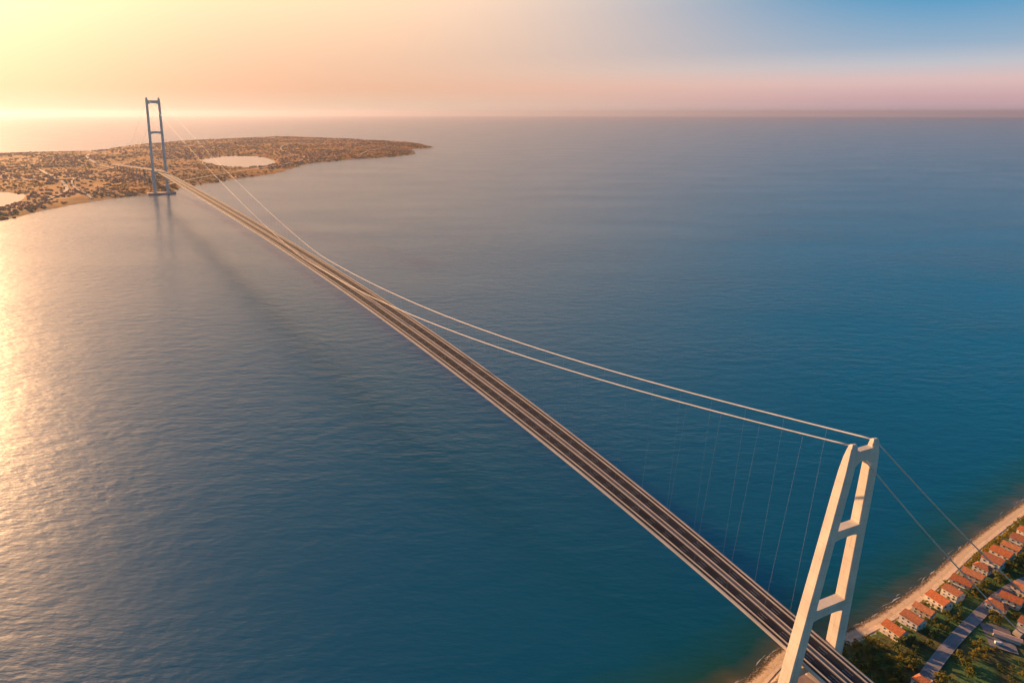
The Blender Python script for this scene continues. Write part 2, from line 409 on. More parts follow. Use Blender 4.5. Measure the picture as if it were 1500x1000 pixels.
# girder: shallow box under the whole deck
b = MB(); rings = []
for s in SS:
    zc = deck_z(s); h = hw(s); oc = deck_o(s)
    rings.append([W(s, oc-h*0.97, zc-0.3), W(s, oc-h*0.62, zc-3.4), W(s, oc+h*0.62, zc-3.4), W(s, oc+h*0.97, zc-0.3)])
b.loft(rings); b.f = [f[::-1] for f in b.f]
girder = bpart(b, 'girder', M['under'])
strip('deck_slab', lambda s: -hw(s)*0.985, lambda s: hw(s)*0.985, -0.28, 0.0, M['walk'])
for sg in (-1, 1):
    def band(a, c):
        return (lambda s: min(sg*a*hw(s), sg*c*hw(s))), (lambda s: max(sg*a*hw(s), sg*c*hw(s)))
    f0, f1 = band(0.17, 0.70)
    cw = strip('carriageway', f0, f1, 0, 0.06, M['asphalt'], None, True)
    for q in (0.185, 0.685):
        f0, f1 = (lambda s, q=q: sg*q*hw(s)-0.16), (lambda s, q=q: sg*q*hw(s)+0.16)
        strip('edge_line', f0, f1, 0, 0.075, M['paint'], cw, True)
    # dashed lane lines
    b = MB()
    for q in (0.35, 0.52):
        s = -400
        while s < 1200:
            st = s; en = s + 6
            b.add([W(st, sg*q*hw(st)-.13, deck_z(st)+.075), W(st, sg*q*hw(st)+.13, deck_z(st)+.075), W(en, sg*q*hw(en)+.13, deck_z(en)+.075), W(en, sg*q*hw(en)-.13, deck_z(en)+.075)], [(0, 1, 2, 3)])
            s += 18
    tag(bpart(b, 'lane_line', M['paint'], cw), kind='stuff')
    f0, f1 = band(0.945, 1.0); strip('edge_fairing', f0, f1, -1.5, 0.9, M['edge'])
    f0, f1 = band(0.72, 0.74); strip('crash_barrier', f0, f1, 0.0, 1.1, M['edge'])
    f0, f1 = band(0.12, 0.14); strip('crash_barrier', f0, f1, 0.0, 1.1, M['edge'])
    f0, f1 = band(0.80, 0.87); strip('service_rail', f0, f1, 0, 0.12, M['asphalt'], None, True)
strip('median', lambda s: -0.10*hw(s), lambda s: 0.10*hw(s), 0.0, 0.3, M['median'])

# towers: the faces of the legs are turned a little off the axis of the bridge
TURN = 12.0
def leg_rings(prof):
    """prof rows: z, offset, half length along the bridge, half width across it"""
    rings = []
    for z, o, a, c in prof:
        ch = min(a, c)*0.16
        rings.append([(x, y, z) for x, y in ((-a+ch, -c), (a-ch, -c), (a, -c+ch), (a, c-ch), (a-ch, c), (-a+ch, c), (-a, c-ch), (-a, -c+ch))])
    return rings
def tower(s0, zb, prof, beams, base):
    root = empty('tower', (0, 0, 0)); root.parent = bridge
    p0 = Vector(W(s0, 0, 0)) - Vector(bridge.location)
    root.location = p0
    def lw(s, o, z): return (U[0]*s + NR[0]*o, U[1]*s + NR[1]*o, z)
    for sg in (-1, 1):
        ct, st_ = math.cos(R(TURN)), math.sin(R(TURN))
        b = MB(); b.loft([[lw(x*ct - y*st_, x*st_ + y*ct + sg*pr[1], z) for x, y, z in r] for r, pr in zip(leg_rings(prof), prof)])
        lg = b.build('leg', M['tower'], root)
        # saddle housing on the head
        z, o, a, c = prof[-1]
        q = MB()
        q.loft([[lw(x*ct - y*st_, x*st_ + y*ct + o*sg, zz) for x, y in ((-1.0, -1), (1.0, -1), (1.0, 1), (-1.0, 1))
                 for x, y in [(x*sa, y*sc)]] for zz, sa, sc in ((z, a*0.94, c*0.94), (z+base['cap']*0.55, a*0.86, c*0.86), (z+base['cap'], a*0.45, c*0.6))])
        q.build('saddle', M['tower'], root)
    def off_at(z):
        zs = [r[0] for r in prof]
        return np.interp(z, zs, [r[1] for r in prof]), np.interp(z, zs, [r[2] for r in prof]), np.interp(z, zs, [r[3] for r in prof])
    for zc_, h, hau in beams:
        b = MB(); rows = []
        for f in np.linspace(-1, 1, 13):
            o, a, c = off_at(zc_)
            half = o - c + 0.3
            up = hau*max(0, abs(f)-0.45)/0.55
            z0 = zc_ - h/2 - up; z1 = zc_ + h/2
            y = f*half; aa = a*0.82
            rows.append([lw(-aa, y, z0), lw(aa, y, z0), lw(aa, y, z1), lw(-aa, y, z1)])
        b.loft(rows); b.f = [f[::-1] for f in b.f]
        b.build('cross_beam', M['tower'], root)
    for sg in ((-1, 1) if base['split'] else (0,)):
        b = MB(); L_, Wd, h0, h1 = base['pad']; oc = prof[0][1]*sg
        ring = lambda e, z: [lw(x*(L_-e), oc + y*(Wd-e), z) for x, y in ((-1, -.8), (-.8, -1), (.8, -1), (1, -.8), (1, .8), (.8, 1), (-.8, 1), (-1, .8))]
        b.loft([ring(0, h0), ring(0, h1-1), ring(0.8, h1)])
        b.f = [f[::-1] for f in b.f] if False else b.f
        b.build('pier', M['concrete'], root)
    return root
PN = [(0, 22.3, 4.7, 3.4), (36, 20.6, 4.4, 3.3), (75, 18.0, 4.0, 3.15), (120, 14.9, 3.6, 3.0), (160, 12.2, 3.3, 2.95), (174, 11.1, 3.1, 2.95), (184, 10.3, 2.4, 2.8), (190, 9.9, 1.5, 2.3)]
tower(0, 0, PN, [(184, 7.6, 4.5), (131, 6.5, 1.0), (73, 7.2, 1.3), (29, 6, 0.5)], dict(pad=(11, 10, -2, 6.0), split=True, cap=2.6))
PF = [(0, 30.5, 8.5, 6.6), (110, 30, 7.6, 6.2), (250, 29, 6.8, 5.8), (380, 28.2, 6.2, 5.5), (438, 27.8, 5.8, 5.3)]
tower(SPAN, 0, PF, [(428, 13, 4), (290, 10, 3), (101, 9, 0.5)], dict(pad=(28, 66, -6, 8), split=False, cap=9))

# cables
ZN, ZF = 191.5, 446.0
def cable_z(s):
    if s <= 900: a = 112 + (ZN-112)*(1 - s/900.0)**2
    elif s <= 1050: a = 112
    else: a = 112 + (ZF-112)*((s-1050)/(SPAN-1050))**1.2
    return a
def cable_o(s):
    t = s/SPAN
    if s < 900: return 10.2 + (hw(900)*0.9 - 10.2)*min(1, (s/700.0))**0.7
    return hw(900)*0.9 + (27.8 - hw(900)*0.9)*((s-900)/(SPAN-900))
cs = np.concatenate([np.arange(0, 200, 8), np.arange(200, 1000, 20), np.arange(1000, SPAN, 45), [SPAN]])
for sg in (-1, 1):
    pts = []
    for s in cs:
        z = np.mean([cable_z(min(max(s + d, 0), SPAN)) for d in np.linspace(-min(60, s, SPAN-s), min(60, s, SPAN-s), 7)])
        pts.append(W(s, sg*cable_o(s), z))
    b = MB(); b.tube(pts, [0.52 - 0.30*min(1, max(0, (s-500)/900.0)) for s in cs], 8); bpart(b, 'main_cable', M['cable'], smooth=True)
    # hangers
    for s in np.arange(30, SPAN-20, 30):
        if abs(cable_z(s) - deck_z(s)) < 4: continue
        b = MB(); o = sg*cable_o(s); o2 = sg*hw(s)*0.95
        b.tube([W(s, o2, deck_z(s)+0.9), W(s, o, cable_z(s)-0.3)], 0.036 if s < 1200 else 0.05, 4)
        bpart(b, 'hanger', M['hanger'])
# side cables of the near tower run down to anchor blocks set among the houses on the shore
ANCH = {-1: (481.5, 431.5), 1: (519.0, 450.0)}
anchors = {}
for sg in (-1, 1):
    ax, ay = ANCH[sg]; top = np.array(W(0, sg*10.2, ZN)); end = np.array((ax, ay, gz(ax, ay)+3.4))
    pts = [top + (end-top)*t - np.array((0, 0, 6.0*math.sin(math.pi*t)*0.5)) for t in np.linspace(0, 1, 16)]
    b = MB(); b.tube(pts, 0.45, 8); bpart(b, 'side_cable', M['cable'], smooth=True)
    a = math.atan2(end[1]-top[1], end[0]-top[0]); c_, s_ = math.cos(a), math.sin(a); g0 = gz(ax, ay)
    b = MB()
    prof = [(-2.5, 0.2), (-2.5, 2.4), (1.0, 5.2), (7.5, 5.2), (7.5, 0.2)]
    rows = [[(ax + c_*x - s_*y, ay + s_*x + c_*y, g0 + z - 0.3) for x, z in prof] for y in (-2.6, 2.6)]
    b.loft(rows); b.f = [f[::-1] for f in b.f]
    bpart(b, 'anchor_block', M['concrete'])
for sg in (-1, 1):
    pts = []
    for t in np.linspace(0, 1, 14):
        s = SPAN + 1134*t; z = ZF + (deck_z(SPAN+1134) + 2 - ZF)*t - 25*math.sin(math.pi*t)
        pts.append(W(s, deck_o(s)+sg*27.8, z))
    b = MB(); b.tube(pts, 0.25, 6); bpart(b, 'side_cable', M['cable'], smooth=True)
# approach piers
def land_pier(s, z0):
    b = MB(); oc = deck_o(s)
    for sg in (-1, 1):
        b.box(0, 0, 0, 0, 0, 0) if False else None
        r = lambda z, k: [W(s+x*2.2*k, oc+sg*10+y*2.2*k, z) for x, y in ((-1, -1), (1, -1), (1, 1), (-1, 1))]
        b.loft([r(z0, 1.25), r(deck_z(s)-5.0, 1.0)])
    rr = lambda o: [W(s-2.6, oc+o, deck_z(s)-5.2), W(s+2.6, oc+o, deck_z(s)-5.2), W(s+2.6, oc+o, deck_z(s)-3.42), W(s-2.6, oc+o, deck_z(s)-3.42)]
    b.loft([rr(-14), rr(14)])
    bpart(b, 'approach_pier', M['concrete'])
for s in (-70, -150, -230): land_pier(s, 0.0)
for s in np.arange(3560, 4900, 120): land_pier(s, 0.0)

# ------------------------------------------------------------------ far peninsula
LAND = np.array([(-3900, 2200), (-1420, 2560), (-1397, 2816), (-1353, 3033), (-1281, 3230), (-1180, 3395), (-1085, 3450), (-1070, 3560), (-1062, 3790), (-990, 3965), (-866, 4302), (-719, 4700), (-634, 5112), (-587, 5601),
    (-343, 6010), (0, 6381), (315, 6915), (330, 7500), (296, 7827), (538, 8133), (596, 8295), (511, 9012), (372, 9861), (0, 10349), (-632, 11175), (-1600, 12144), (-2316, 11175), (-2857, 10099), (-3064, 9012), (-3017, 7509), (-3448, 7279), (-3733, 7032), (-5200, 6300), (-6000, 4000)], float)
LAG1 = np.array([(-1503, 6010), (-1477, 6481), (-1333, 6691), (-1108, 6481), (-878, 5839), (-897, 5380), (-1050, 5243), (-1247, 5452)], float)
LAG2 = np.array([(-2300, 3300), (-1950, 3530), (-1815, 3484), (-1735, 3424), (-1656, 3230), (-1627, 3080), (-1640, 2960), (-1800, 2900), (-2200, 2950)], float)
def loopc(P, n=6):
    out = []; k = len(P)
    for i in range(k):
        p0, p1, p2, p3 = P[i-1], P[i], P[(i+1) % k], P[(i+2) % k]
        for j in range(n):
            t = j/n; out.append(0.5*((2*p1)+(-p0+p2)*t+(2*p0-5*p1+4*p2-p3)*t*t+(-p0+3*p1-3*p2+p3)*t**3))
    return np.array(out)
LAG1s, LAG2s = loopc(LAG1), loopc(LAG2)
def inside(px, py, P):
    r = np.zeros(px.shape, bool); j = len(P)-1
    for i in range(len(P)):
        xi, yi = P[i]; xj, yj = P[j]
        c = ((yi > py) != (yj > py)) & (px < (xj-xi)*(py-yi)/(yj-yi+1e-12)+xi)
        r ^= c; j = i
    return r
def sdist(px, py, P):
    d, _ = poly_dist(px, py, np.vstack([P, P[:1]]))
    return np.where(inside(px, py, P), d, -d)
def vnoise(x, y, sc, seed=0.0):
    return np.array([noise.fractal(Vector((a/sc+seed, b/sc, seed*1.7)), 0.9, 2.1, 5) for a, b in zip(np.ravel(x), np.ravel(y))]).reshape(np.shape(x))
gx = np.concatenate([np.arange(-6100, -2400, 90), np.arange(-2400, 720, 36)]); gy = np.concatenate([np.arange(2200, 5000, 36), np.arange(5000, 12300, 64)])
GX, GY = np.meshgrid(gx, gy)
wob = vnoise(GX, GY, 420, 3.3)*26
sd_ = sdist(GX.ravel(), GY.ravel(), LAND).reshape(GX.shape) + wob
l1 = -sdist(GX.ravel(), GY.ravel(), LAG1s).reshape(GX.shape); l2 = -sdist(GX.ravel(), GY.ravel(), LAG2s).reshape(GX.shape)
def far_h(sd, a, b, x, y, nz):
    h = np.interp(sd, [-120, 0, 25, 120, 500, 1500], [-14, 0, 3.0, 8, 17, 24])
    h = h + np.clip(sd/300.0, 0, 1)*nz*16
    lk = np.minimum(a, b)
    return np.where(sd > 0, np.minimum(np.maximum(h, 1.5*np.clip(sd/20, 0, 1)), np.interp(lk, [-60, 0, 40, 300, 600], [-6, -0.5, 3, 14, 60])), h)
NZ = vnoise(GX, GY, 900, 1.1)
GZ = far_h(sd_, l1, l2, GX, GY, NZ)
t_ = MB(); keep = sd_ > -110; idx = -np.ones(GX.shape, int)
for j in range(GX.shape[0]):
    for i in range(GX.shape[1]):
        if keep[j, i]: idx[j, i] = len(t_.v); t_.v.append((GX[j, i], GY[j, i], GZ[j, i]))
for j in range(GX.shape[0]-1):
    for i in range(GX.shape[1]-1):
        q = (idx[j, i], idx[j, i+1], idx[j+1, i+1], idx[j+1, i])
        if min(q) >= 0: t_.f.append(q); t_.m.append(1 if -10 < sd_[j, i] < 26 else 0)
M['farland'] = mat('peninsula_soil', (0.30, 0.105, 0.024), 0.95, 0.5, 0.006, col2=(0.50, 0.20, 0.045), spec=0.1, detail=9)
def land_patches(m):
    t = m.node_tree; p = t.nodes['Principled BSDF']; l = t.links.new; src = p.inputs['Base Color'].links[0].from_socket
    c = N(t, 'ShaderNodeTexCoord')
    v = N(t, 'ShaderNodeTexVoronoi'); v.inputs['Scale'].default_value = 0.0055; v.inputs['Randomness'].default_value = 0.9; l(c.outputs['Object'], v.inputs['Vector'])
    sp = N(t, 'ShaderNodeSeparateColor'); l(v.outputs['Color'], sp.inputs[0])
    cr = ramp(t, [(0.0, (0.17, 0.080, 0.012)), (0.3, (0.42, 0.16, 0.022)), (0.55, (0.30, 0.095, 0.020)), (0.8, (0.52, 0.22, 0.035)), (1.0, (0.24, 0.12, 0.014))], 'CONSTANT')
    l(sp.outputs[0], cr.inputs[0])
    mx = N(t, 'ShaderNodeMix', data_type='RGBA'); mx.inputs[0].default_value = 0.6; l(src, mx.inputs[6]); l(cr.outputs[0], mx.inputs[7]); l(mx.outputs[2], p.inputs['Base Color'])
land_patches(M['farland'])
M['farsand'] = mat('peninsula_beach', (0.34, 0.25, 0.18), 0.95, 0.2, 0.02, spec=0.1)
tag(t_.build('peninsula', [M['farland'], M['farsand']], smooth=True), kind='structure')
# lagoons: calm sheets of water
M['calm'] = bpy.data.materials.new('lagoon_water'); M['calm'].use_nodes = True
p = M['calm'].node_tree.nodes['Principled BSDF']; p.inputs['Base Color'].default_value = (0.03, 0.05, 0.05, 1); p.inputs['Roughness'].default_value = 0.05; p.inputs['IOR'].default_value = 1.333
for P in (LAG1s, LAG2s):
    c = P.mean(0); b = MB(); ring = [(c[0]+(q[0]-c[0])*1.03, c[1]+(q[1]-c[1])*1.03, 0.6) for q in P]
    b.add([(c[0], c[1], 0.6)] + ring, [(0, 1+i, 1+(i+1) % len(ring)) for i in range(len(ring))])
    o = b.build('lagoon', M['calm']); tag(o, kind='structure')
    if o.data.polygons[0].normal.z < 0: o.data.flip_normals()
def far_height(x, y):
    x = np.atleast_1d(x); y = np.atleast_1d(y)
    sd = sdist(x, y, LAND) + vnoise(x, y, 420, 3.3)*26
    return sd, far_h(sd, -sdist(x, y, LAG1s), -sdist(x, y, LAG2s), x, y, vnoise(x, y, 900, 1.1)), np.minimum(-sdist(x, y, LAG1s), -sdist(x, y, LAG2s))
# town and woods of the peninsula, one mass each
K = 34000
px = rng.uniform(-4200, 600, K); py = 2500 + (rng.random(K)**1.25)*9000
sd, ph, lk = far_height(px, py); dens = vnoise(px, py, 500, 7.7); openf = vnoise(px, py, 620, 5.1)
town = MB(); wood = MB()
M['farwall'] = mat('far_wall', (0.62, 0.38, 0.22), 0.9, 0.3, 0.01)
M['farroof'] = mat('far_roof', (0.55, 0.20, 0.07), 0.9, 0.4, 0.01)
M['farwood'] = mat('far_foliage', (0.25, 0.105, 0.020), 0.95, 0.4, 0.02, col2=(0.45, 0.20, 0.035), spec=0.1)
for x, y, s_d, h, k_, dn, of in zip(px, py, sd, ph, lk, dens, openf):
    if s_d < 25 or k_ < 25 or (of > 0.20 and rng.random() < 0.7): continue
    a = rng.uniform(0, math.pi); ca, sa = math.cos(a), math.sin(a)
    near_deck = False
    if dn > -0.02 and s_d > 45:
        lx, ly, hz = rng.uniform(5, 11), rng.uniform(4.5, 7.5), rng.uniform(2.2, 5)
        P = lambda u_, v_, z_: (x+ca*u_-sa*v_, y+sa*u_+ca*v_, h+z_)
        town.add([P(-lx,-ly,-3),P(lx,-ly,-3),P(lx,ly,-3),P(-lx,ly,-3),P(-lx,-ly,hz),P(lx,-ly,hz),P(lx,ly,hz),P(-lx,ly,hz)], [(0,1,5,4),(1,2,6,5),(2,3,7,6),(3,0,4,7)], 0)
        town.add([P(-lx,-ly,hz),P(lx,-ly,hz),P(lx,ly,hz),P(-lx,ly,hz),P(-lx,0,hz+3.5),P(lx,0,hz+3.5)], [(0,1,5,4),(2,3,4,5),(1,2,5),(3,0,4)], 1)
    else:
        for _ in range(2):
            xx, yy = x+rng.uniform(-30, 30), y+rng.uniform(-30, 30); r = rng.uniform(4, 11); hh = rng.uniform(2.0, 4.2)
            n_ = 6; top = [(xx+r*math.cos(2*math.pi*i/n_+a)*rng.uniform(.7, 1.2), yy+r*math.sin(2*math.pi*i/n_+a)*rng.uniform(.7, 1.2)) for i in range(n_)]
            wood.add([(u_, v_, h-2) for u_, v_ in top] + [(xx+(u_-xx)*.75, yy+(v_-yy)*.75, h+hh*rng.uniform(.5, .9)) for u_, v_ in top] + [(xx, yy, h+hh)],
                     [(i, (i+1) % n_, n_+(i+1) % n_, n_+i) for i in range(n_)] + [(n_+i, n_+(i+1) % n_, 2*n_) for i in range(n_)])
tag(town.build('far_town', [M['farwall'], M['farroof']]), 'mass of small pale houses with reddish roofs covering the far peninsula', 'town', kind='stuff')
tag(wood.build('far_wood', M['farwood']), 'dark scrub and woods scattered over the far peninsula', 'wood', kind='stuff')
def far_road(line, hw_):
    P = catmull(np.array(line, float), 10); _, hz, _ = far_height(P[:, 0].copy(), P[:, 1].copy()); b = MB(); rows = []
    for i, q in enumerate(P):
        t = P[min(i+1, len(P)-1)] - P[max(i-1, 0)]; t /= np.hypot(*t); r = np.array([t[1], -t[0]])
        rows.append([(*(q - r*hw_), hz[i]+4), (*(q + r*hw_), hz[i]+4)])
    b.loft(rows, closed=False); b.f = [f[::-1] for f in b.f]
    tag(b.build('far_road', M['path']), kind='structure')
e1 = W(4985, deck_o(4985), 0)
far_road([(e1[0], e1[1]), (e1[0]-300, e1[1]+420), (-2420, 5900), (-2650, 6500), (-2700, 7000)], 11)
far_road([(-1330, 3230), (-1700, 3900), (-1850, 4700), (-1900, 5600)], 5)
far_road([(-1000, 4050), (-1500, 4150), (-2100, 4000), (-2800, 4200)], 5)
far_road([(-760, 4900), (-1300, 4850), (-2000, 5100), (-2700, 5000)], 5)
far_road([(-700, 6200), (-1000, 7200), (-1100, 8200), (-900, 9300)], 6)
far_road([(-200, 6500), (-100, 7400), (100, 8300)], 6)
far_road([(-1500, 3150), (-1600, 3600), (-2000, 4300), (-2300, 4800)], 8)
far_road([(-1180, 3640), (-1120, 4100), (-1000, 4600), (-800, 5200), (-640, 5900)], 7)

# ------------------------------------------------------------------ houses on the near shore
M['roof'] = [mat('roof_tiles', c, 0.85, 0.28, 0.9, bump=0.06, bscale=3.0, spec=0.2) for c in ((0.50, 0.155, 0.06), (0.40, 0.15, 0.075), (0.55, 0.22, 0.10))]
M['wall'] = [mat('house_render', c, 0.85, 0.1, 0.4, spec=0.2) for c in ((0.70, 0.62, 0.50), (0.74, 0.68, 0.60), (0.62, 0.52, 0.42))]
M['glass'] = mat('window_glass', (0.03, 0.04, 0.05), 0.1, 0.2, 1.0)
M['frame'] = mat('window_frame', (0.55, 0.5, 0.44), 0.6, 0.1, 1.0)
M['door'] = mat('door_wood', (0.16, 0.08, 0.04), 0.6, 0.2, 1.0)
def house_meshes(ln, wd, eave, rise, hip, ri, wi):
    H = {}
    b = MB(); b.box(-ln/2, ln/2, -wd/2, wd/2, -1.5, eave)
    if not hip:
        for sx in (-1, 1):
            x = sx*ln/2; vs = [(x, -wd/2, eave), (x, wd/2, eave), (x, 0, eave+rise)]
            b.add(vs, [(0, 1, 2) if sx > 0 else (2, 1, 0)])
    H['wall'] = b.mesh('wall', M['wall'][wi])
    b = MB(); ov = 0.6; zl = eave - 0.15; th = 0.28; hx = ln/2+ov if not hip else ln/2 - wd*0.33
    for sy in (-1, 1):
        q = [(-ln/2-ov, sy*(wd/2+ov), zl), (ln/2+ov, sy*(wd/2+ov), zl), (hx, 0, eave+rise+.12), (-hx, 0, eave+rise+.12)]
        if sy > 0: q = [q[1], q[0], q[3], q[2]]
        b.loft([[(x, y, z) for x, y, z in q], [(x, y, z+th) for x, y, z in q]])
    if hip:
        for sx in (-1, 1):
            q = [(sx*(ln/2+ov), sx*(wd/2+ov), zl), (sx*(ln/2+ov), -sx*(wd/2+ov), zl), (sx*hx, 0, eave+rise+.12)][::-1]
            b.loft([q, [(x, y, z+th) for x, y, z in q]])
    b.tube([(-hx, 0, eave+rise+.42), (hx, 0, eave+rise+.42)], 0.22, 6)
    H['roof'] = b.mesh('roof', M['roof'][ri])
    b = MB(); b.box(-.45, .45, -.4, .4, 0, rise*0.9+1.0); b.box(-.6, .6, -.55, .55, rise*0.9+1.0, rise*0.9+1.2)
    H['chimney'] = b.mesh('chimney', M['wall'][wi])
    b = MB(); b.box(-.75, .75, -.06, .06, -.75, .75); H['window'] = b.mesh('window', M['frame'])
    b = MB(); b.box(-.62, -.04, -.09, .09, -.62, .62); b.box(.04, .62, -.09, .09, -.62, .62); H['pane'] = b.mesh('pane', M['glass'])
    b = MB(); b.box(-.55, .55, -.08, .08, 0, 2.2); H['door'] = b.mesh('door', M['door'])
    b = MB(); b.box(-ln*.3, ln*.3, -1.6, 0.0, 2.75, 2.95); b.box(-ln*.29, -ln*.29+.2, -1.5, -1.3, -1.0, 2.75); b.box(ln*.29-.2, ln*.29, -1.5, -1.3, -1.0, 2.75)
    H['balcony'] = b.mesh('balcony', M['wall'][wi])
    H['dims'] = (ln, wd, eave, rise, hip); return H
VAR = [house_meshes(13.5, 9.6, 5.8, 2.9, False, 0, 0), house_meshes(12.2, 9.0, 6.0, 2.6, True, 1, 1), house_meshes(14.5, 9.0, 5.4, 2.8, False, 2, 2), house_meshes(12.8, 10.4, 6.2, 2.9, False, 1, 1)]
def place(name, me, parent, loc, rz=0):
    o = link(bpy.data.objects.new(name, me), parent); o.location = loc; o.rotation_euler = (0, 0, rz); return o
def house(x, y, rz, vi, label, group, sc=1.0):
    H = VAR[vi]; ln, wd, eave, rise, hip = H['dims']
    r = empty('house', (x, y, gz(x, y)+0.3), rz); r.scale = (sc, sc, sc); tag(r, label, 'house', group)
    place('wall', H['wall'], r, (0, 0, 0)); place('roof', H['roof'], r, (0, 0, 0))
    place('chimney', H['chimney'], r, (ln*0.22, wd*0.16, eave))
    for sy in (-1, 1):
        for k in (-1, 0, 1):
            for zz in (1.6, 4.2):
                if k == 0 and zz < 2 and sy < 0: continue
                wn = place('window', H['window'], r, (k*ln*0.3, sy*(wd/2+.03), zz)); place('pane', H['pane'], wn, (0, 0, 0))
    for sx in (-1, 1):
        for k in (-1, 1):
            wn = place('window', H['window'], r, (sx*(ln/2+.03), k*wd*0.24, 4.2), R(90)); place('pane', H['pane'], wn, (0, 0, 0))
    place('door', H['door'], r, (0, -wd/2-.05, 0.0))
    place('balcony', H['balcony'], r, (0, -wd/2, 0)) if vi in (0, 3) else None
    return r
ROW = [(388.4, 433.4), (410.5, 444.7), (428, 456.4), (447.5, 467.0), (466.9, 477.1), (484.5, 490.2), (501.2, 499.6), (517.5, 509.5), (533.9, 518.2), (550.5, 529.1), (567.9, 539.4), (584.6, 548.9), (602.5, 562.4), (622, 574), (642, 586)]
NTH = ['first', 'second', 'third', 'fourth', 'fifth', 'sixth', 'seventh', 'eighth', 'ninth', 'tenth', 'eleventh', 'twelfth', 'thirteenth', 'fourteenth', 'fifteenth']
rv = random.Random(3)
HOUSES = []
def toward(x, y):
    """direction straight inland from the shore at a point"""
    e = 4.0; gx_ = (inland(x+e, y)-inland(x-e, y))[0]; gy_ = (inland(x, y+e)-inland(x, y-e))[0]
    return math.atan2(gy_, gx_)
for i, (x, y) in enumerate(ROW):
    vi = [0, 3, 2, 0, 3, 0, 2, 1, 3, 0, 2, 3, 0, 1, 2][i]
    lab = f'{NTH[i]} red-roofed house from the bridge tower in the row behind the beach'
    house(x, y, math.radians(-66) + rv.uniform(-.16, .16), vi, lab, 'red-roofed houses behind the beach', rv.uniform(.88, 1.12)); HOUSES.append((x, y))
ROW2 = [(487.4, 459.6, 1, 'red-roofed house just past the road, nearest the bridge tower'), (505.4, 467.1, 0, 'red-roofed house past the road, second in line from the bridge tower'),
        (526, 478.5, 2, 'red-roofed house past the road at the right edge, third in line'), (494, 436.5, 3, 'red-roofed house behind the paved yard with the long shed'),
        (371.0, 379.5, 1, 'lone red-roofed house below the road at the bottom edge')]
for x, y, vi, lab in ROW2:
    house(x, y, math.radians(-64) + rv.uniform(-.15, .15), vi, lab, 'red-roofed houses across the road', 1.0); HOUSES.append((x, y))

# the paved apron round the tower foot
b = MB()
r = lambda e, z: [W(s_, o_, z) for s_, o_ in ((-24+e, -35+e), (14-e, -35+e), (14-e, 35-e), (-24+e, 35-e))][::-1]
b.loft([r(0, 1.0), r(0, 4.6), r(0.4, 4.8)])
tag(b.build('plaza', M['plaza']), kind='structure')
# yard behind the road with its long shed and a white van
def quad_sheet(name, P, dz, m):
    b = MB(); n = 8; P = [np.array(p) for p in P]; idx = {}
    for i in range(n+1):
        for j in range(n+1):
            q = (P[0]*(1-i/n)+P[1]*i/n)*(1-j/n) + (P[3]*(1-i/n)+P[2]*i/n)*j/n
            b.v.append((q[0], q[1], gz(*q)+dz))
    for i in range(n):
        for j in range(n): b.f.append((i*(n+1)+j, (i+1)*(n+1)+j, (i+1)*(n+1)+j+1, i*(n+1)+j+1)); b.m.append(0)
    o = b.build(name, m)
    if o.data.polygons[0].normal.z < 0: o.data.flip_normals()
    return tag(o, kind='structure')
quad_sheet('yard', [(450.5, 420), (464, 411), (481, 440), (464, 446)], 0.62, M['lot'])
M['shedroof'] = mat('shed_roof_sheet', (0.55, 0.36, 0.30), 0.6, 0.15, 0.4, spec=0.4)
M['van'] = mat('van_paint', (0.72, 0.72, 0.72), 0.3, 0.05, 0.5)
M['tyre'] = mat('tyre_rubber', (0.02, 0.02, 0.02), 0.9, 0.2, 2.0)
sh = empty('shed', (468.8, 427.0, gz(468.8, 427)+0.4), math.atan2(-10.1, 11.4))
tag(sh, 'long low shed with a pinkish sheet roof standing in the paved yard', 'shed')
b = MB(); b.box(-8, 8, -2.2, 2.2, -1, 3.0); b.build('wall', M['wall'][2], sh)
b = MB()
for sy in (-1, 1):
    q = [(-8.5, sy*2.8, 2.9), (8.5, sy*2.8, 2.9), (8.5, 0, 3.9), (-8.5, 0, 3.9)]
    if sy > 0: q = q[::-1]
    b.loft([q, [(x, y, z+0.15) for x, y, z in q]])
b.build('roof', M['shedroof'], sh)
for x in (-5, 0, 5):
    b = MB(); b.box(x-1.3, x+1.3, -2.29, -2.21, -0.1, 2.3); b.build('door', M['frame'], sh)
vn = empty('parked_van', (458.2, 421.6, gz(458.2, 421.6)+0.64), R(-20)); tag(vn, 'white van parked in the yard beside the long shed', 'van')
b = MB()
prof = [(-2.6, .45), (2.5, .45), (2.65, 1.0), (2.1, 1.35), (1.5, 2.2), (-2.5, 2.3), (-2.65, 2.1)]
b.loft([[(x, y, z) for x, z in prof] for y in (-.95, .95)]); b.f = [f[::-1] for f in b.f]; b.build('body', M['van'], vn)
b = MB(); b.add([(2.14, -.85, 1.37), (2.14, .85, 1.37), (1.58, .8, 2.15), (1.58, -.8, 2.15)], [(0, 1, 2, 3)]); b.build('windscreen', M['glass'], vn)
for sy in (-1, 1):
    b = MB(); y = sy*.965; q = [(0.6, y, 1.35), (1.75, y, 1.35), (1.35, y, 2.05), (0.6, y, 2.05)]; b.add(q, [(0, 1, 2, 3) if sy < 0 else (3, 2, 1, 0)]); b.build('side_window', M['glass'], vn)
    for x in (-1.7, 1.7):
        b = MB(); b.loft([[(x+.36*math.cos(k*math.pi/6), y_, .36+.36*math.sin(k*math.pi/6)) for k in range(12)] for y_ in (sy*.75-.12, sy*.75+.22*1)]); b.build('wheel', M['tyre'], vn)

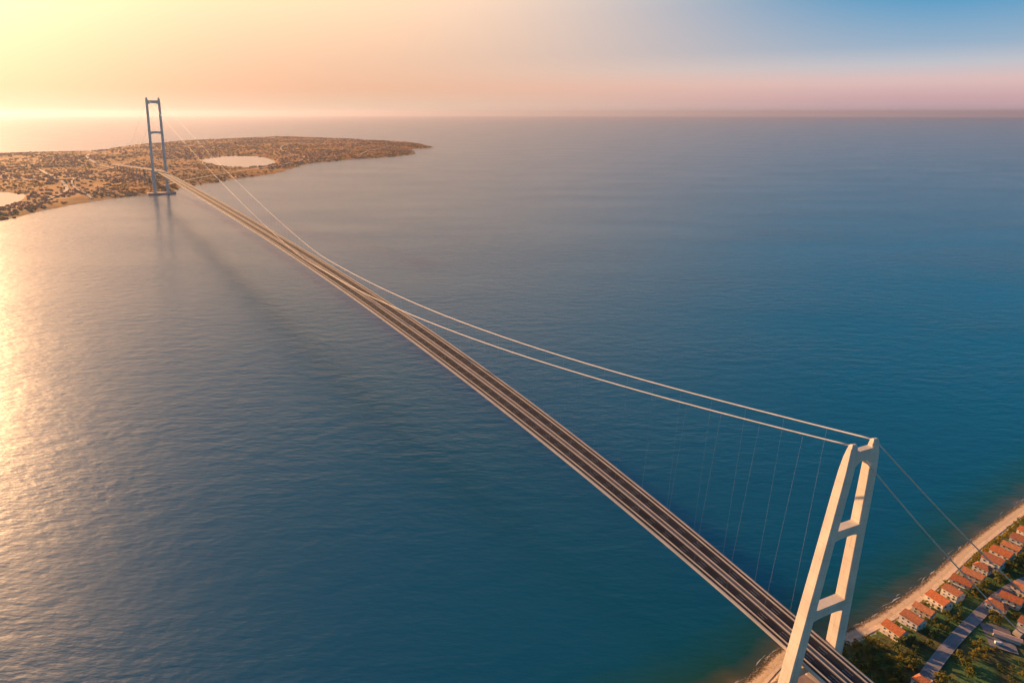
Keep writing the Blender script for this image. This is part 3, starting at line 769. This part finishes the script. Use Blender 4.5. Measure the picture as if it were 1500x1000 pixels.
# ------------------------------------------------------------------ vegetation of the near shore
M['bark'] = mat('bark', (0.09, 0.06, 0.04), 0.95, 0.3, 2.0, spec=0.1)
def leaf_mat(name, a, b_, c):
    m = mat(name, a, 0.75, 0.3, 0.9, col2=b_, spec=0.25); t = m.node_tree; p = t.nodes['Principled BSDF']
    oi = N(t, 'ShaderNodeObjectInfo'); src = p.inputs['Base Color'].links[0].from_socket
    mx = N(t, 'ShaderNodeMix', data_type='RGBA'); t.links.new(math_n(t, 'MULTIPLY', oi.outputs['Random'], 0.75), mx.inputs[0]); t.links.new(src, mx.inputs[6]); mx.inputs[7].default_value = (*c, 1)
    t.links.new(mx.outputs[2], p.inputs['Base Color'])
    tl = N(t, 'ShaderNodeBsdfTranslucent'); t.links.new(mx.outputs[2], tl.inputs['Color'])      # light shines through the leaves
    ms = N(t, 'ShaderNodeMixShader'); ms.inputs[0].default_value = 0.5; t.links.new(p.outputs[0], ms.inputs[1]); t.links.new(tl.outputs[0], ms.inputs[2])
    t.links.new(ms.outputs[0], t.nodes['Material Output'].inputs['Surface']); return m
M['leaf'] = [leaf_mat('leaves_olive', (0.23, 0.195, 0.035), (0.42, 0.32, 0.06), (0.14, 0.18, 0.04)), leaf_mat('leaves_dark', (0.065, 0.115, 0.032), (0.15, 0.20, 0.055), (0.24, 0.21, 0.04)),
             leaf_mat('leaves_yellow', (0.33, 0.23, 0.035), (0.52, 0.35, 0.06), (0.20, 0.21, 0.04))]
def crown_mesh(rnd, h, rad, leafm, nclump, per, conic=False):
    b = MB()
    for _ in range(nclump):
        a = rnd.uniform(0, 2*math.pi); zz = rnd.uniform(0.22, 0.98)
        prof = math.sqrt(max(0.02, 1-((zz-0.5)/0.52)**2)) if not conic else (1.05-zz)*1.1
        rr = rad*prof*rnd.uniform(0.35, 1.0)
        cx, cy, cz = rr*math.cos(a), rr*math.sin(a), h*zz
        cr = rad*rnd.uniform(0.26, 0.42)
        for _ in range(per):
            d = Vector((rnd.gauss(0, 1), rnd.gauss(0, 1), rnd.gauss(0, 0.8))).normalized()
            p = Vector((cx, cy, cz)) + d*cr*rnd.uniform(0.6, 1.0)
            nrm = (d + Vector((rnd.uniform(-.5, .5), rnd.uniform(-.5, .5), rnd.uniform(-.2, .7)))).normalized()
            t1 = nrm.orthogonal().normalized(); t1 = (t1*math.cos(a*7) + nrm.cross(t1)*math.sin(a*7)); t2 = nrm.cross(t1)
            sz = rad*rnd.uniform(0.11, 0.20)
            b.add([p - t1*sz - t2*sz*.7, p + t1*sz*.9 - t2*sz*.6, p + t1*sz + t2*sz*.7, p - t1*sz*.8 + t2*sz*.8], [(0, 1, 2, 3)])
    return b.mesh('crown', M['leaf'][leafm])
def trunk_mesh(rnd, h, r0):
    b = MB(); lean = rnd.uniform(-.3, .3)
    b.tube([(0, 0, -0.6), (lean*.3, 0, h*.3), (lean, lean*.4, h*.62)], [r0, r0*.75, r0*.4], 6)
    for k in range(3):
        a = k*2.1+rnd.random(); z = h*rnd.uniform(.3, .45)
        b.tube([(lean*.5, 0, z), (h*.16*math.cos(a), h*.16*math.sin(a), z+h*.18)], [r0*.4, r0*.2], 5)
    return b.mesh('trunk', M['bark'])
tr = random.Random(11)
TREES = []
for k in range(9):
    lm = [0, 1, 2, 1, 0, 1, 0, 2, 1][k]; h = [5.5, 7.5, 4.2, 9.0, 6.5, 6.0, 3.6, 5.0, 8.0][k]; rad = h*[.42, .36, .5, .3, .45, .48, .6, .5, .4][k]
    TREES.append((crown_mesh(tr, h, rad, lm, 15, 11, k == 3), trunk_mesh(tr, h, h*.035), h, rad))
_rd, _rs = poly_dist(_lx.ravel(), _ly.ravel(), ROADL); R_GRID = _rd.reshape(_lx.shape); RS_GRID = _rs.reshape(_lx.shape)
road_d = lambda x, y: lookup(R_GRID, x, y)
used_pos = []
def clear_of(x, y, rad, hs=8.6):
    if any((x-a)**2+(y-b_)**2 < (hs+rad*.6)**2 for a, b_ in HOUSES): return False
    if road_d(x, y) < 5.0+rad*.55: return False
    if any((x-a)**2+(y-b_)**2 < ((rad+q)*.62)**2 for a, b_, q in used_pos): return False
    v = np.array((x, y)) - D0; s_, o_ = v@U, v@NR
    if -26-rad < s_ < 16+rad and abs(o_) < 36+rad: return False
    if 450-rad < x < 482+rad and 409-rad < y < 448+rad and abs((x-466)*0.5-(y-428)*0.86) < 40: 
        if (x-466)**2+(y-428)**2 < (17+rad)**2: return False
    for ax, ay in ANCH.values():
        if (x-ax)**2+(y-ay)**2 < (7+rad)**2: return False
    return True
LABELS = {'shore': ('small bushy tree in the scrub between the beach and the red-roofed houses', 'trees behind the beach'),
          'mid': ('leafy tree between the back of the house row and the road', 'trees between houses and road'),
          'point': ('bushy tree in the thicket between the bridge deck and the first house', 'trees beside the bridge tower'),
          'far': ('leafy tree on the inland side of the road', 'trees inland of the road')}
def plant(x, y, k, zone):
    cm, tm, h, rad = TREES[k]; sc = tr.uniform(.75, 1.2)
    r = empty('tree', (x, y, gz(x, y)), tr.uniform(0, 6.28)); r.scale = (sc, sc, sc*tr.uniform(.85, 1.15))
    place('trunk', tm, r, (0, 0, 0)); place('crown', cm, r, (0, 0, 0))
    lab, gp = LABELS[zone]; tag(r, lab, 'tree', gp); used_pos.append((x, y, rad*sc))
def scatter(zone, n, xr, yr, test, kinds, tries=6000):
    c = 0
    for _ in range(tries):
        if c >= n: break
        x, y = tr.uniform(*xr), tr.uniform(*yr); w_ = shore_w(x, y)
        if w_ < 9.5 or not test(x, y, w_): continue
        k = tr.choice(kinds)
        if not clear_of(x, y, TREES[k][3]): continue
        plant(x, y, k, zone); c += 1
    return c
rd_side = lambda x, y: lookup(RS_GRID, x, y)     # -1 on the inland (right) side
cnt = [scatter('point', 75, (300, 384), (370, 436), lambda x, y, w_: rd_side(x, y) > 0 and (x < 372 or w_ > 24), [0, 2, 0, 6, 7, 1, 4]),
       scatter('shore', 40, (375, 650), (425, 600), lambda x, y, w_: w_ < 13, [2, 6, 7, 0, 6]),
       scatter('mid', 85, (372, 640), (395, 570), lambda x, y, w_: 24 < w_ and rd_side(x, y) > 0, [1, 5, 8, 3, 1, 4]),
       scatter('far', 95, (385, 560), (372, 490), lambda x, y, w_: rd_side(x, y) < 0 and (road_d(x, y) < 17 or (x*7.3+y*3.1) % 40 < 20), [0, 2, 7, 1, 4, 5, 7])]
print('trees', cnt)
# low scrub: nobody could count it
b = MB()
for _ in range(5200):
    x, y = tr.uniform(270, 640), tr.uniform(355, 590); w_ = shore_w(x, y)
    if w_ < 9.2 or w_ > 95: continue
    if w_ > 14 and (noise.noise(Vector((x*.06, y*.06, 0))) < -0.05): continue
    if not clear_of(x, y, 0.2, 7.2): continue
    z = gz(x, y); sz = tr.uniform(.5, 1.3)
    for _ in range(7):
        d = Vector((tr.gauss(0, 1), tr.gauss(0, 1), abs(tr.gauss(0, 1))+.2)).normalized(); p_ = Vector((x, y, z+.1)) + d*sz*tr.uniform(.5, 1)
        t1 = d.orthogonal().normalized(); t2 = d.cross(t1); q = sz*.38
        b.add([p_-t1*q-t2*q, p_+t1*q-t2*q*.7, p_+t1*q*.8+t2*q, p_-t1*q+t2*q*.8], [(0, 1, 2, 3)], 0 if (x*13+y*7) % 3 < 1.4 else 1)
tag(b.build('scrub', [M['leaf'][0], M['leaf'][1]]), 'low yellow-green scrub covering the ground around the houses', 'scrub', kind='stuff')
# thin broken surf on the waterline
M['foam'] = mat('surf_foam', (0.55, 0.53, 0.50), 0.8, 0.08, 1.5, spec=0.2)
b = MB(); SHf = catmull(SHORE[3:11], 160)
for row in range(2):
    for i in range(len(SHf)-1):
        p0, p1 = SHf[i], SHf[i+1]; d_ = p1-p0; d_ = d_/np.hypot(*d_); r_ = np.array([d_[1], -d_[0]])
        def wd(p): 
            n_ = noise.fractal(Vector((p[0]*.07, p[1]*.07, row*9.0)), 1.0, 2.0, 4); return max(0.0, n_+(0.06 if row == 0 else -0.2))*(1.3 - row*0.4), -3.9 - row*2.4 + 1.6*noise.noise(Vector((p[0]*.05, p[1]*.05, 3+row)))
        (w0, o0), (w1, o1) = wd(p0), wd(p1)
        if w0 + w1 < 0.15: continue
        b.add([(*(p0+r_*o0), .05), (*(p0+r_*(o0-w0)), .05), (*(p1+r_*(o1-w1)), .05), (*(p1+r_*o1), .05)], [(0, 1, 2, 3) if False else (3, 2, 1, 0)])
o = tag(b.build('surf', M['foam']), 'thin broken line of surf along the beach', 'surf', kind='stuff')
if o.data.polygons[0].normal.z < 0: o.data.flip_normals()
# stones along the waterline
M['stone'] = mat('shore_stone', (0.30, 0.23, 0.17), 0.9, 0.3, 0.8, spec=0.2)
b = MB()
for _ in range(900):
    i = tr.randrange(0, len(SHd)-1); q = SHd[i] + (SHd[i+1]-SHd[i])*tr.random(); w_ = tr.choice((tr.gauss(-3.2, 0.9), tr.gauss(-3.0, 0.7), tr.uniform(-3, 5)))
    t_d = SHd[i+1]-SHd[i]; t_d = t_d/np.hypot(*t_d); q = q + np.array([t_d[1], -t_d[0]])*w_
    r_ = tr.uniform(.2, .75) if w_ < -1.5 else tr.uniform(.12, .35); z = gz(*q)
    top = [(q[0]+r_*math.cos(k*1.047+i)*tr.uniform(.7, 1.2), q[1]+r_*math.sin(k*1.047+i)*tr.uniform(.7, 1.2)) for k in range(6)]
    b.add([(x, y, z-.3) for x, y in top] + [(q[0]+(x-q[0])*.7, q[1]+(y-q[1])*.7, z+r_*tr.uniform(.4, .7)) for x, y in top] + [(q[0], q[1], z+r_*.8)],
          [(k, (k+1) % 6, 6+(k+1) % 6, 6+k) for k in range(6)] + [(6+k, 6+(k+1) % 6, 12) for k in range(6)])
tag(b.build('shore_stones', M['stone']), 'pale stones scattered along the waterline of the beach', 'stones', kind='stuff')

# ------------------------------------------------------------------ haze over the strait
hz = MB(); hz.box(-82000, 82000, -82000, 82000, -25.0, 520.0)
hm = bpy.data.materials.new('haze'); hm.use_nodes = True
ht = hm.node_tree; ht.nodes.clear()
pv = N(ht, 'ShaderNodeVolumePrincipled'); pv.inputs['Color'].default_value = (0.44, 0.46, 0.62, 1)
pv.inputs['Density'].default_value = HAZE; pv.inputs['Anisotropy'].default_value = 0.52
ho = N(ht, 'ShaderNodeOutputMaterial'); ht.links.new(pv.outputs[0], ho.inputs['Volume'])
tag(hz.build('haze', hm), kind='stuff')
